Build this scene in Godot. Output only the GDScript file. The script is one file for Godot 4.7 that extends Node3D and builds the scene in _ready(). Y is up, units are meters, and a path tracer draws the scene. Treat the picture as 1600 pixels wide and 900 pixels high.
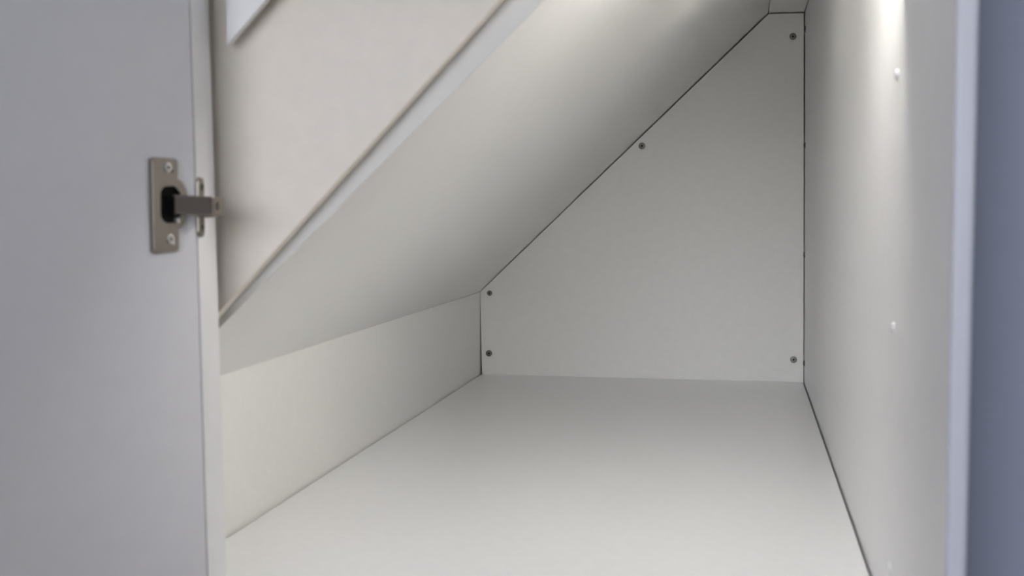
extends Node3D
# An understairs cupboard seen through its open door: white melamine lining, sloping
# ceiling under the stairs, steel concealed hinge on the door at the left.
# Metres; y = 0 is the cupboard floor; the depth of the cupboard runs along -z.

var rng := RandomNumberGenerator.new()
var M := {}


# ---------------------------------------------------------------- helpers
func tri(st: SurfaceTool, a: Vector3, b: Vector3, c: Vector3) -> void:
	st.add_vertex(a)
	st.add_vertex(b)
	st.add_vertex(c)


func quad(st: SurfaceTool, a: Vector3, b: Vector3, c: Vector3, d: Vector3) -> void:
	tri(st, a, b, c)
	tri(st, a, c, d)


func start() -> SurfaceTool:
	var st := SurfaceTool.new()
	st.begin(Mesh.PRIMITIVE_TRIANGLES)
	st.set_smooth_group(-1)
	return st


# a solid between two matching outlines (any planar polygon), both ends capped
func loft(st: SurfaceTool, a: Array, b: Array) -> void:
	var n := a.size()
	var nrm := Vector3.ZERO
	var ca := Vector3.ZERO
	var cb := Vector3.ZERO
	for i in n:
		var p: Vector3 = a[i]
		var q: Vector3 = a[(i + 1) % n]
		nrm += p.cross(q)
		ca += p / n
		cb += b[i] / n
	var away: bool = nrm.dot(cb - ca) > 0.0     # outline turns counter-clockwise seen from b
	nrm = nrm.normalized()
	for i in n:
		var j := (i + 1) % n
		if away:
			quad(st, a[i], b[i], b[j], a[j])
		else:
			quad(st, a[i], a[j], b[j], b[i])
	var u := nrm.cross(Vector3.UP if absf(nrm.y) < 0.9 else Vector3.RIGHT).normalized()
	var v := nrm.cross(u)
	var flat := PackedVector2Array()
	for p in a:
		flat.append(Vector2(p.dot(u), p.dot(v)))
	var t := Geometry2D.triangulate_polygon(flat)
	for k in range(0, t.size(), 3):
		var f := (a[t[k + 1]] - a[t[k]]).cross(a[t[k + 2]] - a[t[k]]) as Vector3
		var same: bool = f.dot(cb - ca) > 0.0
		if same:      # clockwise seen from outside on both ends
			tri(st, a[t[k]], a[t[k + 1]], a[t[k + 2]])
			tri(st, b[t[k]], b[t[k + 2]], b[t[k + 1]])
		else:
			tri(st, a[t[k]], a[t[k + 2]], a[t[k + 1]])
			tri(st, b[t[k]], b[t[k + 1]], b[t[k + 2]])


# outline moved along an offset
func slab(st: SurfaceTool, a: Array, off: Vector3) -> void:
	var b := []
	for p in a:
		b.append(p + off)
	loft(st, a, b)


# outline given in (x, y) at depth z
func face(z: float, pts: Array) -> Array:
	var a := []
	for p in pts:
		a.append(Vector3(p[0], p[1], z))
	return a


func box(st: SurfaceTool, lo: Vector3, hi: Vector3) -> void:
	slab(st, [Vector3(lo.x, lo.y, lo.z), Vector3(hi.x, lo.y, lo.z), Vector3(hi.x, hi.y, lo.z), Vector3(lo.x, hi.y, lo.z)], Vector3(0, 0, hi.z - lo.z))


# a slab with chamfered front rim: outline in the frame's (x, y), thickness along its z
func plate(st: SurfaceTool, fr: Transform3D, pts: PackedVector2Array, thick: float, bevel: float) -> void:
	var inner := Geometry2D.offset_polygon(pts, -bevel, Geometry2D.JOIN_MITER)
	var ring := pts
	var a := []
	var b := []
	for p in ring:
		a.append(fr * Vector3(p.x, p.y, 0))
		b.append(fr * Vector3(p.x, p.y, thick - bevel))
	loft(st, a, b)
	# the bevelled crown, scaled about the centre
	var c := Vector2.ZERO
	var lo := ring[0]
	var hi := ring[0]
	for p in ring:
		lo = lo.min(p)
		hi = hi.max(p)
	c = (lo + hi) * 0.5
	var k := Vector2(1.0 - 2.0 * bevel / (hi.x - lo.x), 1.0 - 2.0 * bevel / (hi.y - lo.y))
	var d := []
	for p in ring:
		var q := c + (p - c) * k
		d.append(fr * Vector3(q.x, q.y, thick))
	loft(st, b, d)
	if inner.size() == 0:
		return


func round_rect(x0: float, y0: float, x1: float, y1: float, r: float, seg := 5) -> PackedVector2Array:
	var o := PackedVector2Array()
	var cs := [Vector2(x1 - r, y1 - r), Vector2(x0 + r, y1 - r), Vector2(x0 + r, y0 + r), Vector2(x1 - r, y0 + r)]
	for k in 4:
		for s in seg + 1:
			var t := (k + float(s) / seg) * PI / 2.0
			o.append(cs[k] + Vector2(cos(t), sin(t)) * r)
	return o


# a turned shape: profile of (radius, height), axis along the frame's z
func lathe(st: SurfaceTool, fr: Transform3D, prof: Array, n := 20) -> void:
	for i in prof.size() - 1:
		var p: Vector2 = prof[i]
		var q: Vector2 = prof[i + 1]
		for k in n:
			var t := TAU * k / n
			var u := TAU * (k + 1) / n
			var a := fr * Vector3(cos(t) * p.x, sin(t) * p.x, p.y)
			var b := fr * Vector3(cos(u) * p.x, sin(u) * p.x, p.y)
			var c := fr * Vector3(cos(u) * q.x, sin(u) * q.x, q.y)
			var d := fr * Vector3(cos(t) * q.x, sin(t) * q.x, q.y)
			if p.x > 1e-6:
				tri(st, a, c, b)
			if q.x > 1e-6:
				tri(st, a, d, c)


func numbered(called: String, parent: Node) -> String:
	if not parent.has_node(NodePath(called)):
		return called
	var k := 1
	while parent.has_node(NodePath("%s_%03d" % [called, k])):
		k += 1
	return "%s_%03d" % [called, k]


func obj(called: String, st: SurfaceTool, m: Material, parent: Node = self) -> MeshInstance3D:
	st.generate_normals()
	var o := MeshInstance3D.new()
	o.mesh = st.commit()
	o.material_override = m
	o.name = numbered(called, parent)
	parent.add_child(o, true)
	return o


func tag(o: Node, label: String, category: String, group := "") -> void:
	o.set_meta("label", label)
	o.set_meta("category", category)
	if group:
		o.set_meta("group", group)


func struct(called: String, st: SurfaceTool, m: Material, label := "") -> MeshInstance3D:
	var o := obj(called, st, m)
	o.set_meta("kind", "structure")
	if label:
		o.set_meta("label", label)
	return o


# ---------------------------------------------------------------- materials
func fine_normal(size: int, freq: float, strength: float, noise_seed: int) -> NoiseTexture2D:
	var f := FastNoiseLite.new()
	f.seed = noise_seed
	f.noise_type = FastNoiseLite.TYPE_SIMPLEX_SMOOTH
	f.frequency = freq
	f.fractal_octaves = 3
	var t := NoiseTexture2D.new()
	t.width = size
	t.height = size
	t.seamless = true
	t.noise = f
	t.as_normal_map = true
	t.bump_strength = strength
	return t


func tone(size: int, freq: float, lo: float, hi: float, noise_seed: int) -> NoiseTexture2D:
	var f := FastNoiseLite.new()
	f.seed = noise_seed
	f.frequency = freq
	f.fractal_octaves = 4
	var r := Gradient.new()
	r.set_color(0, Color(lo, lo, lo))
	r.set_color(1, Color(hi, hi, hi))
	var t := NoiseTexture2D.new()
	t.width = size
	t.height = size
	t.seamless = true
	t.noise = f
	t.color_ramp = r
	return t


func coated(c: Color, rough: float, bump := 0.15, noise_seed := 3) -> StandardMaterial3D:
	var m := StandardMaterial3D.new()
	m.albedo_color = c
	m.albedo_texture = tone(256, 0.02, 0.985, 1.0, noise_seed)
	m.roughness = rough
	m.metallic_specular = 0.5
	m.normal_enabled = true
	m.normal_texture = fine_normal(256, 0.12, 1.0, noise_seed + 1)
	m.normal_scale = bump * 0.4
	m.uv1_triplanar = true
	m.uv1_world_triplanar = true
	m.uv1_scale = Vector3(9, 9, 9)
	return m


func metal(c: Color, rough: float) -> StandardMaterial3D:
	var m := StandardMaterial3D.new()
	m.albedo_color = c
	m.metallic = 0.9
	m.roughness = rough
	m.roughness_texture = tone(128, 0.05, 0.8, 1.0, 17)
	m.uv1_triplanar = true
	m.uv1_scale = Vector3(30, 30, 30)
	return m


# ---------------------------------------------------------------- scene
const BACK := -2.2256
const XL := -0.4578       # knee wall
const KNEE := 0.1489
const RISE := 0.9595      # slope of the ceiling
const XT := 0.0388        # where the slope meets the level top
const TOP := 0.6254


func slope_y(x: float) -> float:
	return KNEE + RISE * (x - XL)


func _ready() -> void:
	rng.seed = 7
	# camera
	var cam := Camera3D.new()
	cam.name = "camera"
	add_child(cam)
	var at := CameraAttributesPhysical.new()
	at.frustum_focal_length = 12.0 / 0.225
	at.frustum_focus_distance = 2.15
	at.exposure_aperture = 12.0
	at.exposure_multiplier = 1.0
	cam.attributes = at
	cam.keep_aspect = Camera3D.KEEP_HEIGHT
	cam.fov = rad_to_deg(2.0 * atan(0.225))
	cam.near = 0.02
	cam.far = 60.0
	cam.transform = Transform3D(Basis(Vector3(0.984246, 0, -0.176803), Vector3(-0.011292, 0.997958, -0.062863), Vector3(0.176442, 0.063869, 0.982237)), Vector3(0, 0.30, 0))
	cam.current = true
	# sky and exposure
	var sm := ProceduralSkyMaterial.new()
	sm.sky_top_color = Color(0.82, 0.84, 0.89)
	sm.sky_horizon_color = Color(0.91, 0.915, 0.925)
	sm.ground_bottom_color = Color(0.44, 0.435, 0.42)
	sm.ground_horizon_color = Color(0.63, 0.625, 0.61)
	var sky := Sky.new()
	sky.sky_material = sm
	var env := Environment.new()
	env.background_mode = Environment.BG_SKY
	env.sky = sky
	env.tonemap_mode = Environment.TONE_MAPPER_LINEAR
	env.background_energy_multiplier = 8.4
	env.tonemap_exposure = 1.0
	env.sdfgi_enabled = true
	env.ssao_enabled = true
	env.ssil_enabled = true
	var we := WorldEnvironment.new()
	we.name = "environment"
	we.environment = env
	add_child(we)
	# unseen ceiling lamp panel, placed to light the post and right side board
	var al := AreaLight3D.new()
	al.name = "unseen_panel_light"
	al.area_size = Vector2(3.2, 0.4)
	al.light_color = Color(0.95, 0.97, 1.0)
	al.light_energy = 0.2
	al.shadow_enabled = true
	al.area_range = 8.0
	al.position = Vector3(-0.2, 2.36, 0.15)
	al.rotation_degrees = Vector3(-90, 0, 0)
	add_child(al)

	M.white = coated(Color(0.985, 0.981, 0.968), 0.42, 0.10, 3)
	M.floor = coated(Color(0.98, 0.983, 0.985), 0.27, 0.10, 11)
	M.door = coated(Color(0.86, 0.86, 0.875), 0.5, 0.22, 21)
	M.edge = coated(Color(0.87, 0.865, 0.85), 0.4, 0.1, 31)
	M.cream = coated(Color(0.975, 0.945, 0.90), 0.6, 0.2, 41)
	M.frame = coated(Color(0.955, 0.955, 0.96), 0.4, 0.1, 51)
	M.shaded_front_edge = coated(Color(0.87, 0.88, 0.925), 0.4, 0.1, 55)  # darker, bluer copy of the frame colour, stands for the light there
	M.blue = coated(Color(0.60, 0.625, 0.70), 0.7, 0.3, 61)
	M.room = coated(Color(0.85, 0.86, 0.88), 0.9, 0.3, 71)
	M.wood = coated(Color(0.52, 0.45, 0.38), 0.6, 0.3, 81)
	M.nickel = metal(Color(0.55, 0.525, 0.49), 0.40)
	M.arm = metal(Color(0.50, 0.47, 0.44), 0.42)
	M.dark = metal(Color(0.07, 0.065, 0.06), 0.5)
	M.screw = metal(Color(0.46, 0.45, 0.43), 0.45)
	M.bright = metal(Color(0.80, 0.79, 0.77), 0.25)
	var cap_m := StandardMaterial3D.new()
	cap_m.albedo_color = Color(0.90, 0.90, 0.90)
	cap_m.roughness = 0.3
	M.cap = cap_m

	lining()
	room()
	unseen_ceiling_light()
	door()
	hinge()
	lamp(Vector3(0.06, 0.600, -0.965), Vector3(-42, 75, 0), 0.130, "unseen spot lamp just inside the opening, placed to light side board and slope")  # out of view, lights the right side board and the slope
	lamp(Vector3(0.025, 0.592, -1.45), Vector3(-12, 90, 0), 0.018, "added dim fill lamp out of view under the top board halfway to the back")  # fill lamp added to brighten the far boards


func lining() -> void:
	# floor board, its joints to the walls left open a few millimetres
	var st := start()
	slab(st, [Vector3(XL + 0.0026, 0, BACK + 0.0012), Vector3(0.1048, 0, BACK + 0.0012), Vector3(0.1048, 0, -0.86), Vector3(XL + 0.0026, 0, -0.86)], Vector3(0, -0.018, 0))
	struct("floor", st, M.floor, "white melamine floor board of the cupboard")
	# back board under the slope, slightly smaller than the opening so that dark joints show
	st = start()
	var g := 0.0022
	slab(st, face(BACK, [[XL + 0.0044, -0.019], [0.1062, -0.019], [0.0990 - 0.0012, TOP - g], [XT + 0.0012, TOP - g], [XL + 0.0006, KNEE - g * 0.6], [XL + 0.0004, KNEE - 0.012]]), Vector3(0, 0, -0.016))
	var back := struct("wall_back", st, M.white, "white back board with sloping top edge and steel screws")
	for p in [[0.0805, 0.5848], [-0.1719, 0.4036], [-0.4402, 0.1457], [-0.4415, 0.0383], [0.0891, 0.0381]]:
		screw(back, Transform3D(Basis(), Vector3(p[0], p[1], BACK)), 0.0058 if p[1] != 0.1457 else 0.0048, 0.0012)
	# low wall at the left
	st = start()
	slab(st, [Vector3(XL, -0.03, -0.86), Vector3(XL, -0.03, -2.27), Vector3(XL, KNEE - 0.0016, -2.27), Vector3(XL, KNEE - 0.0004, -0.86)], Vector3(-0.016, 0, 0))
	struct("wall_left", st, M.white, "low white wall board along the left under the slope")
	# sloping board: its front edge is the grey band
	st = start()
	var n := Vector3(-RISE, 1, 0).normalized() * 0.040
	slab(st, [Vector3(XL - 0.012, slope_y(XL - 0.012), -0.9353), Vector3(XT, TOP, -0.9353), Vector3(XT, TOP, -2.27), Vector3(XL - 0.012, slope_y(XL - 0.012), -2.27)], n)
	var slope := struct("ceiling", st, M.white, "white sloping ceiling board under the stairs")
	st = start()
	slab(st, [Vector3(XL - 0.012, slope_y(XL - 0.012), -0.9347), Vector3(XT, TOP, -0.9347), Vector3(XT, TOP, -0.9353) , Vector3(XL - 0.012, slope_y(XL - 0.012), -0.9353)], n)
	obj("edge_band", st, M.edge, slope)
	# level top board in the upper right corner
	st = start()
	slab(st, [Vector3(XT + 0.0012, TOP, -0.9353), Vector3(0.1035, TOP, -0.9353), Vector3(0.0982, TOP, -2.27), Vector3(XT + 0.0012, TOP, -2.27)], Vector3(0, 0.016, 0))
	struct("trim_1", st, M.white, "narrow level top board at the head of the slope")
	# right side board with rounded front edge, a little out of plumb at the back
	st = start()
	var lo := []
	var hi := []
	for p in [[0.1082, -2.27, 0.0988], [0.1077, -0.6935, 0.1052], [0.1178, -0.6935, 0.1178], [0.1178, -2.27, 0.1168]]:
		lo.append(Vector3(p[0], -0.1, p[1]))
		hi.append(Vector3(p[2], 0.70, p[1]))
	loft(st, lo, hi)
	var right := struct("wall_right", st, M.frame, "tall white side board at the right with rounded front edge")
	# its edge band, rounded on both corners, shade and cool light in its colour
	st = start()
	lo = []
	hi = []
	var prof := [[0.1077, -0.6935, 0.1052], [0.10785, -0.6921, 0.10535], [0.1084, -0.6908, 0.1059], [0.1094, -0.6897, 0.1069], [0.1108, -0.6893, 0.1083]]
	for k in 6:
		var t := PI / 2 * k / 5.0
		prof.append([0.1146 + 0.0032 * sin(t), -0.6925 + 0.0032 * cos(t), 0.1146 + 0.0032 * sin(t)])
	prof.append([0.1178, -0.6935, 0.1178])
	for p in prof:
		lo.append(Vector3(p[0], -0.1, p[1]))
		hi.append(Vector3(p[2], 0.70, p[1]))
	loft(st, lo, hi)
	obj("edge_band", st, M.shaded_front_edge, right)
	for p in [[0.3914, 0.10625], [0.2142, 0.10685], [0.0417, 0.10740]]:
		var c := start()
		var fr := Transform3D(Basis(Vector3(0, 0, 1), Vector3(0, 1, 0), Vector3(-1, 0, 0)), Vector3(p[1], p[0], -0.935))
		lathe(c, fr, [Vector2(0.0040, -0.001), Vector2(0.0040, 0.0012), Vector2(0.0034, 0.0021), Vector2(0.0022, 0.0027), Vector2(0.0, 0.0029)], 20)
		obj("cover_cap", c, M.cap, right)
	for y in [0.594, 0.402, 0.2185, 0.0345]:
		var x: float = lerpf(0.1082, 0.0988, (y + 0.1) / 0.8)
		screw(right, Transform3D(Basis(Vector3(0, 0, 1), Vector3(0, 1, 0), Vector3(-1, 0, 0)), Vector3(x, y, BACK + 0.016)), 0.0050, 0.0024)


func screw(parent: Node, fr: Transform3D, r: float, h: float) -> void:
	var st := start()
	lathe(st, fr, [Vector2(r, -0.0005), Vector2(r, h * 0.35), Vector2(r * 0.86, h * 0.8), Vector2(r * 0.45, h), Vector2(r * 0.30, h)], 18)
	var head := obj("screw", st, M.screw, parent)
	st = start()
	lathe(st, fr, [Vector2(r * 0.34, h * 0.2), Vector2(r * 0.32, h * 1.01), Vector2(0, h * 0.85)], 6)
	obj("shaded_recess", st, M.dark, head)  # dark plug: shade inside the screw head, put into colour


func room() -> void:
	# post between the door and the cupboard, where the hinge is fixed
	var st := start()
	loft(st,
		[Vector3(-0.3757, -0.1, -0.8603), Vector3(-0.3760, -0.1, -0.8600), Vector3(-0.46, -0.1, -0.8600), Vector3(-0.46, -0.1, -0.9039), Vector3(-0.3809, -0.1, -0.9039), Vector3(-0.3805, -0.1, -0.9033)],
		[Vector3(-0.3891, 0.7, -0.8603), Vector3(-0.3894, 0.7, -0.8600), Vector3(-0.46, 0.7, -0.8600), Vector3(-0.46, 0.7, -0.9039), Vector3(-0.3950, 0.7, -0.9039), Vector3(-0.3946, 0.7, -0.9033)])
	struct("trim_2", st, M.frame, "white door post that carries the hinge arm")
	# cream board of the stair side above the sloping board
	st = start()
	slab(st, face(-0.920, [[-0.470, 0.1376], [-0.3938, 0.2180], [-0.1747, 0.4486], [-0.01, 0.6222], [-0.01, 0.69], [-0.470, 0.69]]), Vector3(0, 0, -0.0143))
	struct("wall_stair", st, M.cream, "cream board of the stair side above the sloping edge")
	# fascia over the opening, cut along the slope at its left end
	st = start()
	slab(st, face(-0.902, [[-0.3756, 0.4188], [-0.3269, 0.470], [0.104, 0.470], [0.104, 0.68], [-0.3756, 0.68]]), Vector3(0, 0, -0.007))
	struct("trim_3", st, M.frame, "white fascia over the opening with its lower corner cut on the slope")
	# unseen batten behind the fascia, placed to cut off the lamp light
	st = start()
	box(st, Vector3(-0.06, 0.45, -0.9140), Vector3(0.103, 0.56, -0.9092))
	struct("unseen_trim_4", st, M.frame)
	# plinth under the floor
	st = start()
	box(st, Vector3(-0.46, -0.1, -0.876), Vector3(0.107, -0.019, -0.862))
	struct("trim_5", st, M.frame)
	# grey-blue wall outside, right of the side board
	st = start()
	box(st, Vector3(0.1182, -0.1, -0.86), Vector3(1.8, 2.4, -0.76))
	struct("wall_right_outer", st, M.blue, "grey-blue wall right of the cupboard")
	# front wall left of and above the cupboard
	st = start()
	box(st, Vector3(-2.2, -0.1, -0.93), Vector3(-0.4605, 2.4, -0.88))
	struct("wall_front_left", st, M.room)
	st = start()
	box(st, Vector3(-0.4600, 0.7005, -0.97), Vector3(0.1178, 2.4, -0.933))
	struct("wall_front_top", st, M.room)
	# unseen void behind the lining, closed so that the joints stay dark
	st = start()
	box(st, Vector3(-0.62, -0.1, -2.40), Vector3(0.25, 1.0, -2.35))
	struct("wall_void_back", st, M.wood)
	st = start()
	box(st, Vector3(-0.66, -0.1, -2.40), Vector3(-0.62, 1.0, -0.935))
	struct("wall_void_left", st, M.wood)
	st = start()
	box(st, Vector3(0.21, -0.1, -2.35), Vector3(0.25, 1.0, -0.865))
	struct("wall_void_right", st, M.wood)
	st = start()
	box(st, Vector3(-0.66, 1.0, -2.40), Vector3(0.25, 1.04, -0.972))
	struct("ceiling_void", st, M.wood)
	# the room the camera stands in
	st = start()
	box(st, Vector3(-2.3, -0.16, -2.5), Vector3(1.9, -0.1, 2.6))
	struct("floor_room", st, M.wood)
	st = start()
	box(st, Vector3(-2.3, 2.4, -1.0), Vector3(1.9, 2.46, 2.6))
	struct("ceiling_room", st, M.room)
	st = start()
	box(st, Vector3(-2.3, -0.1, -0.93), Vector3(-2.2, 2.4, 2.6))
	struct("wall_room_left", st, M.room)
	st = start()
	box(st, Vector3(1.8, -0.1, -0.86), Vector3(1.9, 2.4, 2.6))
	struct("wall_room_right", st, M.room)
	# unseen wall behind the camera, its window opening placed to light the cupboard
	st = start()
	box(st, Vector3(-2.2, -0.1, 2.5), Vector3(1.8, 0.35, 2.6))
	box(st, Vector3(-2.2, 1.55, 2.5), Vector3(1.8, 2.4, 2.6))
	box(st, Vector3(-2.2, 0.35, 2.5), Vector3(-1.9, 1.55, 2.6))
	box(st, Vector3(0.5, 0.35, 2.5), Vector3(1.8, 1.55, 2.6))
	struct("wall_room_unseen_window", st, M.room)


# unseen long ceiling lamp, placed for its light: white tray with a glowing diffuser, its light just below
func unseen_ceiling_light() -> void:
	var root := Node3D.new()
	root.name = "unseen_ceiling_light"
	root.position = Vector3(-0.2, 2.4, 0.15)
	add_child(root)
	tag(root, "unseen long lamp panel above the room, placed to light the post and side board", "lamp")
	var st := start()
	box(st, Vector3(-1.63, -0.028, -0.23), Vector3(1.63, 0.0, 0.23))
	obj("tray", st, M.room, root)
	var glow := StandardMaterial3D.new()
	glow.albedo_color = Color(0.9, 0.9, 0.9)
	glow.emission_enabled = true
	glow.emission = Color(0.95, 0.97, 1.0)
	glow.emission_energy_multiplier = 0.3
	st = start()
	box(st, Vector3(-1.6, -0.034, -0.2), Vector3(1.6, -0.028, 0.2))
	obj("diffuser", st, glow, root)


func door() -> void:
	var ph := deg_to_rad(25.0)
	# door frame: x runs away from the hinge edge, y up, z out of the inner face
	var d := Vector3(-sin(ph), 0, cos(ph))
	var n := Vector3(cos(ph), 0, sin(ph))
	var root := Node3D.new()
	root.name = "door_leaf"
	root.position = Vector3(-0.3841, -0.07, -0.8539)
	add_child(root)
	tag(root, "white cupboard door standing open at the left with a steel hinge on it", "door")
	var r := 0.0008
	var e := -0.0040        # hinge-side edge
	var w := 0.48
	# board, and the edge bands glued on both of its upright sides
	var outlines := {
		"door_board": [[e + 0.001, 0.0], [w - 0.001, 0.0], [w - 0.001, -0.018], [e + 0.001, -0.018]],
		"edge_band": [[e, -r], [e + r * 0.3, -r * 0.3], [e + 0.001, 0.0], [e + 0.001, -0.018], [e, -0.018 + r]],
		"edge_band_far": [[w - 0.001, 0.0], [w - r * 0.3, -r * 0.3], [w, -r], [w, -0.018 + r], [w - 0.001, -0.018]],
	}
	for key in outlines:
		var st := start()
		var lo := []
		var hi := []
		for p in outlines[key]:
			var q: Vector3 = d * p[0] + n * p[1]
			lo.append(q + Vector3(0.0056, 0, 0))
			hi.append(q + Vector3(-0.0076, 0.87, 0))
		loft(st, lo, hi)
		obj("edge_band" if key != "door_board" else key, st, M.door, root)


func hinge() -> void:
	var ph := deg_to_rad(25.0)
	var d := Vector3(-sin(ph), 0, cos(ph))
	var n := Vector3(cos(ph), 0, sin(ph))
	var o := Vector3(-0.3729, 0.30, -0.829)      # hinge centre that the numbers below are measured from
	var root := Node3D.new()
	root.name = "hinge"
	add_child(root)
	root.position = o + Vector3(-0.0112, 0, -0.0249)
	tag(root, "brushed nickel concealed hinge between the open door and the white post", "hinge")
	# in the door's frame: s to the left (away from the edge), y up from the hinge centre
	var fr := Transform3D(Basis(-d, Vector3.UP, n), Vector3.ZERO)      # x = -s
	var st := start()
	var outline := PackedVector2Array()
	# bar with a round bump towards the door's edge
	var cx := -0.0160
	var rad := 0.0182
	var x1 := -0.0135
	var x0 := -0.0368
	var rr := 0.003
	for k in 6:
		var t := PI / 2 * k / 5.0
		outline.append(Vector2(x1 - rr, 0.0330 - rr) + Vector2(cos(t), sin(t)) * rr)
	for k in 6:
		var t := PI / 2 + PI / 2 * k / 5.0
		outline.append(Vector2(x0 + rr, 0.0335 - rr) + Vector2(cos(t), sin(t)) * rr)
	for k in 6:
		var t := PI + PI / 2 * k / 5.0
		outline.append(Vector2(x0 + rr, -0.0325 + rr) + Vector2(cos(t), sin(t)) * rr)
	for k in 6:
		var t := 1.5 * PI + PI / 2 * k / 5.0
		outline.append(Vector2(x1 - rr, -0.0315 + rr) + Vector2(cos(t), sin(t)) * rr)
	var half := acos((x1 - cx) / 0.0118)
	for k in 15:
		var t := lerpf(-half, half, k / 14.0)
		outline.append(Vector2(cx, 0.0012) + Vector2(cos(t) * 0.0118, sin(t) * rad))
	# pierced where the cup sits: an outer plate ring made of the outline and the cup hole
	var hole := round_rect(-0.0290, -0.0118, -0.0115, 0.0142, 0.0065, 6)
	var tk := 0.0022
	ring_plate(st, fr, outline, hole, tk, 0.0007)
	obj("cup_plate", st, M.nickel, root)
	# the cup, lying on the door face: its inner shade is the dark colour
	st = start()
	for i in hole.size():
		var p := hole[i]
		var q := hole[(i + 1) % hole.size()]
		quad(st, fr * Vector3(p.x, p.y, tk), fr * Vector3(q.x, q.y, tk), fr * Vector3(q.x, q.y, 0.0003), fr * Vector3(p.x, p.y, 0.0003))
	var flo := []
	var fup := []
	for p in hole:
		flo.append(fr * Vector3(p.x, p.y, 0.0001))
		fup.append(fr * Vector3(p.x, p.y, 0.0004))
	loft(st, flo, fup)
	obj("shaded_cup", st, M.dark, root)
	# raised rim at the left of the plate
	st = start()
	plate(st, fr * Transform3D(Basis(), Vector3(0, 0, tk - 0.0004)), round_rect(x0 + 0.0006, -0.0312, x0 + 0.0052, 0.0322, 0.0016, 4), 0.0014, 0.0005)
	obj("plate_rim", st, M.nickel, root)
	for p in [[-0.0224, 0.0266], [-0.0212, -0.0228]]:
		st = start()
		var sf := fr * Transform3D(Basis(), Vector3(p[0], p[1], tk))
		lathe(st, sf, [Vector2(0.0036, -0.0002), Vector2(0.0034, 0.0006), Vector2(0.0024, 0.0011), Vector2(0.0012, 0.0012)], 16)
		var s := obj("plate_screw", st, M.bright, root)
		st = start()
		lathe(st, sf, [Vector2(0.0013, 0.0004), Vector2(0.0013, 0.00125), Vector2(0, 0.0010)], 6)
		obj("shaded_recess", st, M.dark, s)  # shade in the screw head as a dark plug
	for p in [[-0.0192, 0.0243], [-0.0187, -0.0260]]:
		st = start()
		lathe(st, fr * Transform3D(Basis(), Vector3(p[0], p[1], tk)), [Vector2(0.0014, -0.0002), Vector2(0.0012, 0.0005), Vector2(0, 0.0007)], 12)
		obj("plate_pin", st, M.bright if p[1] < 0 else M.dark, root)
	# pivot pin end below the arm
	st = start()
	lathe(st, fr * Transform3D(Basis(), Vector3(-0.0150, -0.0098, tk)), [Vector2(0.0024, -0.0015), Vector2(0.0022, 0.0012), Vector2(0.0014, 0.0018), Vector2(0, 0.0020)], 14)
	obj("pivot_pin", st, M.bright, root)
	# arm from the cup to the post: a folded channel, tapering a little
	var a := Vector3(-0.3770, 0.3012, -0.8095) - o
	var b := Vector3(-0.3585, 0.3000, -0.8270) - o
	var c := Vector3(-0.3583, 0.2996, -0.8300) - o
	st = start()
	bar(st, a, b, 0.0066, 0.0066, 0.0050)
	bar(st, b - (b - a).normalized() * 0.0006, c, 0.0066, 0.0066, 0.0048)
	var arm := obj("hinge_arm", st, M.arm, root)
	# dark link inside the cup
	st = start()
	var e := fr * Vector3(-0.0262, 0.0006, 0.0008)
	bar(st, e, a + (b - a) * 0.12, 0.0055, 0.0058, 0.0028)
	obj("hinge_link", st, M.dark, root)
	# clip at the far end, sitting on the mounting plate
	st = start()
	bar(st, Vector3(-0.3602, 0.2998, -0.8265) - o, Vector3(-0.3594, 0.3000, -0.8515) - o, 0.0064, 0.0064, 0.0040)
	var clip := obj("arm_clip", st, M.nickel, root)
	st = start()
	var cf := Transform3D(Basis(Vector3(0, 0, 1), Vector3(0, 1, 0), Vector3(-1, 0, 0)).rotated(Vector3.UP, PI), Vector3(-0.3575, 0.3000, -0.8405) - o)
	lathe(st, cf, [Vector2(0.0030, -0.0004), Vector2(0.0028, 0.0006), Vector2(0.0012, 0.0008), Vector2(0, 0.0002)], 16)
	obj("clip_screw", st, M.arm, clip)
	# mounting plate on the post with two ears
	st = start()
	var mf := Transform3D(Basis(Vector3(-0.168, 0, -0.986), Vector3(0, 1, 0), Vector3(0.986, 0, -0.168)), Vector3(-0.3722, 0.2990, -0.8408) - o)
	plate(st, mf, round_rect(-0.0072, -0.0210, 0.0078, 0.0212, 0.0042, 5), 0.0018, 0.0003)
	plate(st, mf, round_rect(-0.0060, -0.0072, 0.0080, 0.0076, 0.0012, 3), 0.0115, 0.0008)
	var mp := obj("mounting_plate", st, M.nickel, root)
	for y in [0.0148, -0.0142]:
		st = start()
		lathe(st, mf * Transform3D(Basis(), Vector3(0.0004, y, 0.0018)), [Vector2(0.0030, -0.0002), Vector2(0.0027, 0.0006), Vector2(0.0012, 0.0009)], 16)
		var s := obj("screw", st, M.nickel, mp)
		s.set_meta("label", "small screw in the ear of the mounting plate")
		st = start()
		lathe(st, mf * Transform3D(Basis(), Vector3(0.0004, y, 0.0018)), [Vector2(0.0022, 0.0003), Vector2(0.0021, 0.00105), Vector2(0, 0.0008)], 6)
		obj("shaded_screw_recess", st, M.dark, mp)  # dark disc painted for the shade in the ear screw
	arm.set_meta("label", "grey folded steel arm of the hinge")


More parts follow.
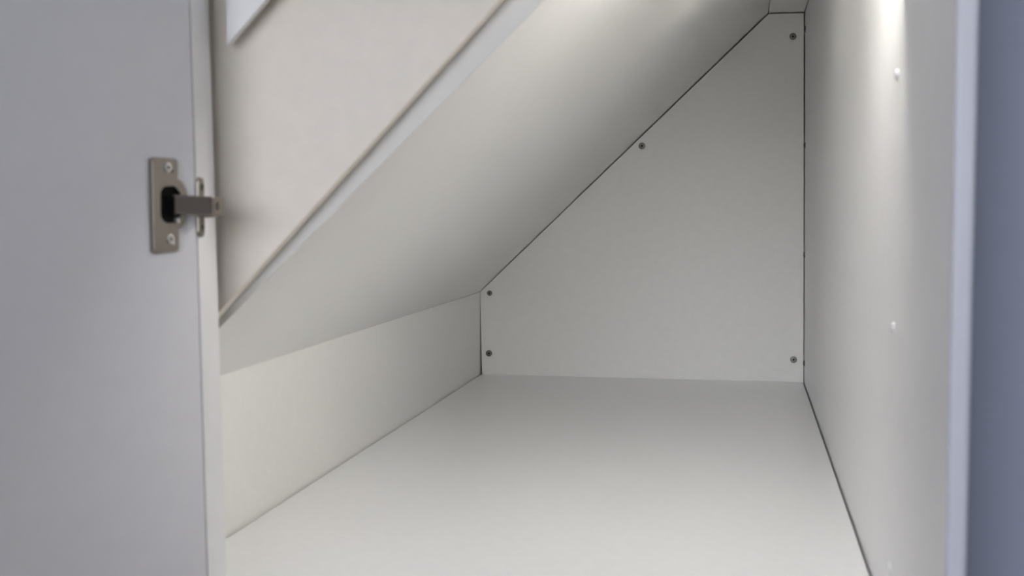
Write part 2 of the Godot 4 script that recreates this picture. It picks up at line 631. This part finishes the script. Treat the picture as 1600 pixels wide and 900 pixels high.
# plate with a hole: outline and hole bridged through triangulation, bevelled outside
func ring_plate(st: SurfaceTool, fr: Transform3D, outline: PackedVector2Array, hole: PackedVector2Array, thick: float, bevel: float) -> void:
	# cut the outline in two halves along the hole's middle so each is a plain polygon
	var mid := 0.0012
	for side in [1.0, -1.0]:
		var cut := PackedVector2Array([Vector2(-1, mid), Vector2(1, mid), Vector2(1, mid + side), Vector2(-1, mid + side)])
		for part in Geometry2D.intersect_polygons(outline, cut):
			for piece in Geometry2D.clip_polygons(part, hole):
				var a := []
				var b := []
				for p in piece:
					a.append(fr * Vector3(p.x, p.y, 0))
					b.append(fr * Vector3(p.x, p.y, thick))
				loft(st, a, b)
	if bevel <= 0.0:
		return


# a box-like bar between two points: half heights at both ends, thickness across
func bar(st: SurfaceTool, a: Vector3, b: Vector3, ha: float, hb: float, thick: float) -> void:
	var along := (b - a).normalized()
	var across := along.cross(Vector3.UP).normalized()
	var c := 0.0009
	var pa := []
	var pb := []
	for q in [[1, 1], [1, -1], [-1, -1], [-1, 1]]:
		var flip := [[c, 0.0], [0.0, c]] if q[0] * q[1] > 0 else [[0.0, c], [c, 0.0]]
		for k in flip:
			pa.append(a + across * q[0] * (thick * 0.5 - k[0]) + Vector3.UP * q[1] * (ha - k[1]))
			pb.append(b + across * q[0] * (thick * 0.5 - k[0]) + Vector3.UP * q[1] * (hb - k[1]))
	loft(st, pa, pb)


func lamp(at: Vector3, turn: Vector3, power: float, label: String) -> void:
	# unseen small spot under the level top board, placed to light the lining
	var tilt := Basis.from_euler(turn * PI / 180.0)     # shines along its -z
	var fr := Transform3D(tilt, at)
	var root := Node3D.new()
	root.name = numbered("unseen_spot_lamp", self)
	root.position = fr.origin
	add_child(root)
	tag(root, label, "lamp", "unseen spot lamps under the top board")
	var own := Transform3D(tilt, Vector3.ZERO)
	var st := start()
	plate(st, own * Transform3D(Basis(), Vector3(0, 0, 0.0005)), round_rect(-0.033, -0.018, 0.033, 0.018, 0.004, 4), 0.010, 0.002)
	obj("lamp_body", st, M.frame, root)
	st = start()
	box(st, Vector3(-0.006, 0.002, -0.006), Vector3(0.006, 0.0250, 0.006))
	obj("bracket", st, M.frame, root)
	var glow := StandardMaterial3D.new()
	glow.albedo_color = Color(0.9, 0.9, 0.88)
	glow.emission_enabled = true
	glow.emission = Color(1.0, 0.97, 0.93)
	glow.emission_energy_multiplier = 2.0
	st = start()
	slab(st, [own * Vector3(-0.030, -0.015, 0.0004), own * Vector3(0.030, -0.015, 0.0004), own * Vector3(0.030, 0.015, 0.0004), own * Vector3(-0.030, 0.015, 0.0004)], own.basis * Vector3(0, 0, -0.0012))
	obj("diffuser", st, glow, root)
	var l := AreaLight3D.new()
	l.name = numbered("unseen_spot_light", self)
	l.area_size = Vector2(0.06, 0.03)
	l.light_color = Color(1.0, 0.98, 0.95)
	l.light_energy = power
	l.shadow_enabled = true
	l.area_range = 6.0
	l.transform = Transform3D(tilt, fr * Vector3(0, 0, -0.002))
	add_child(l)
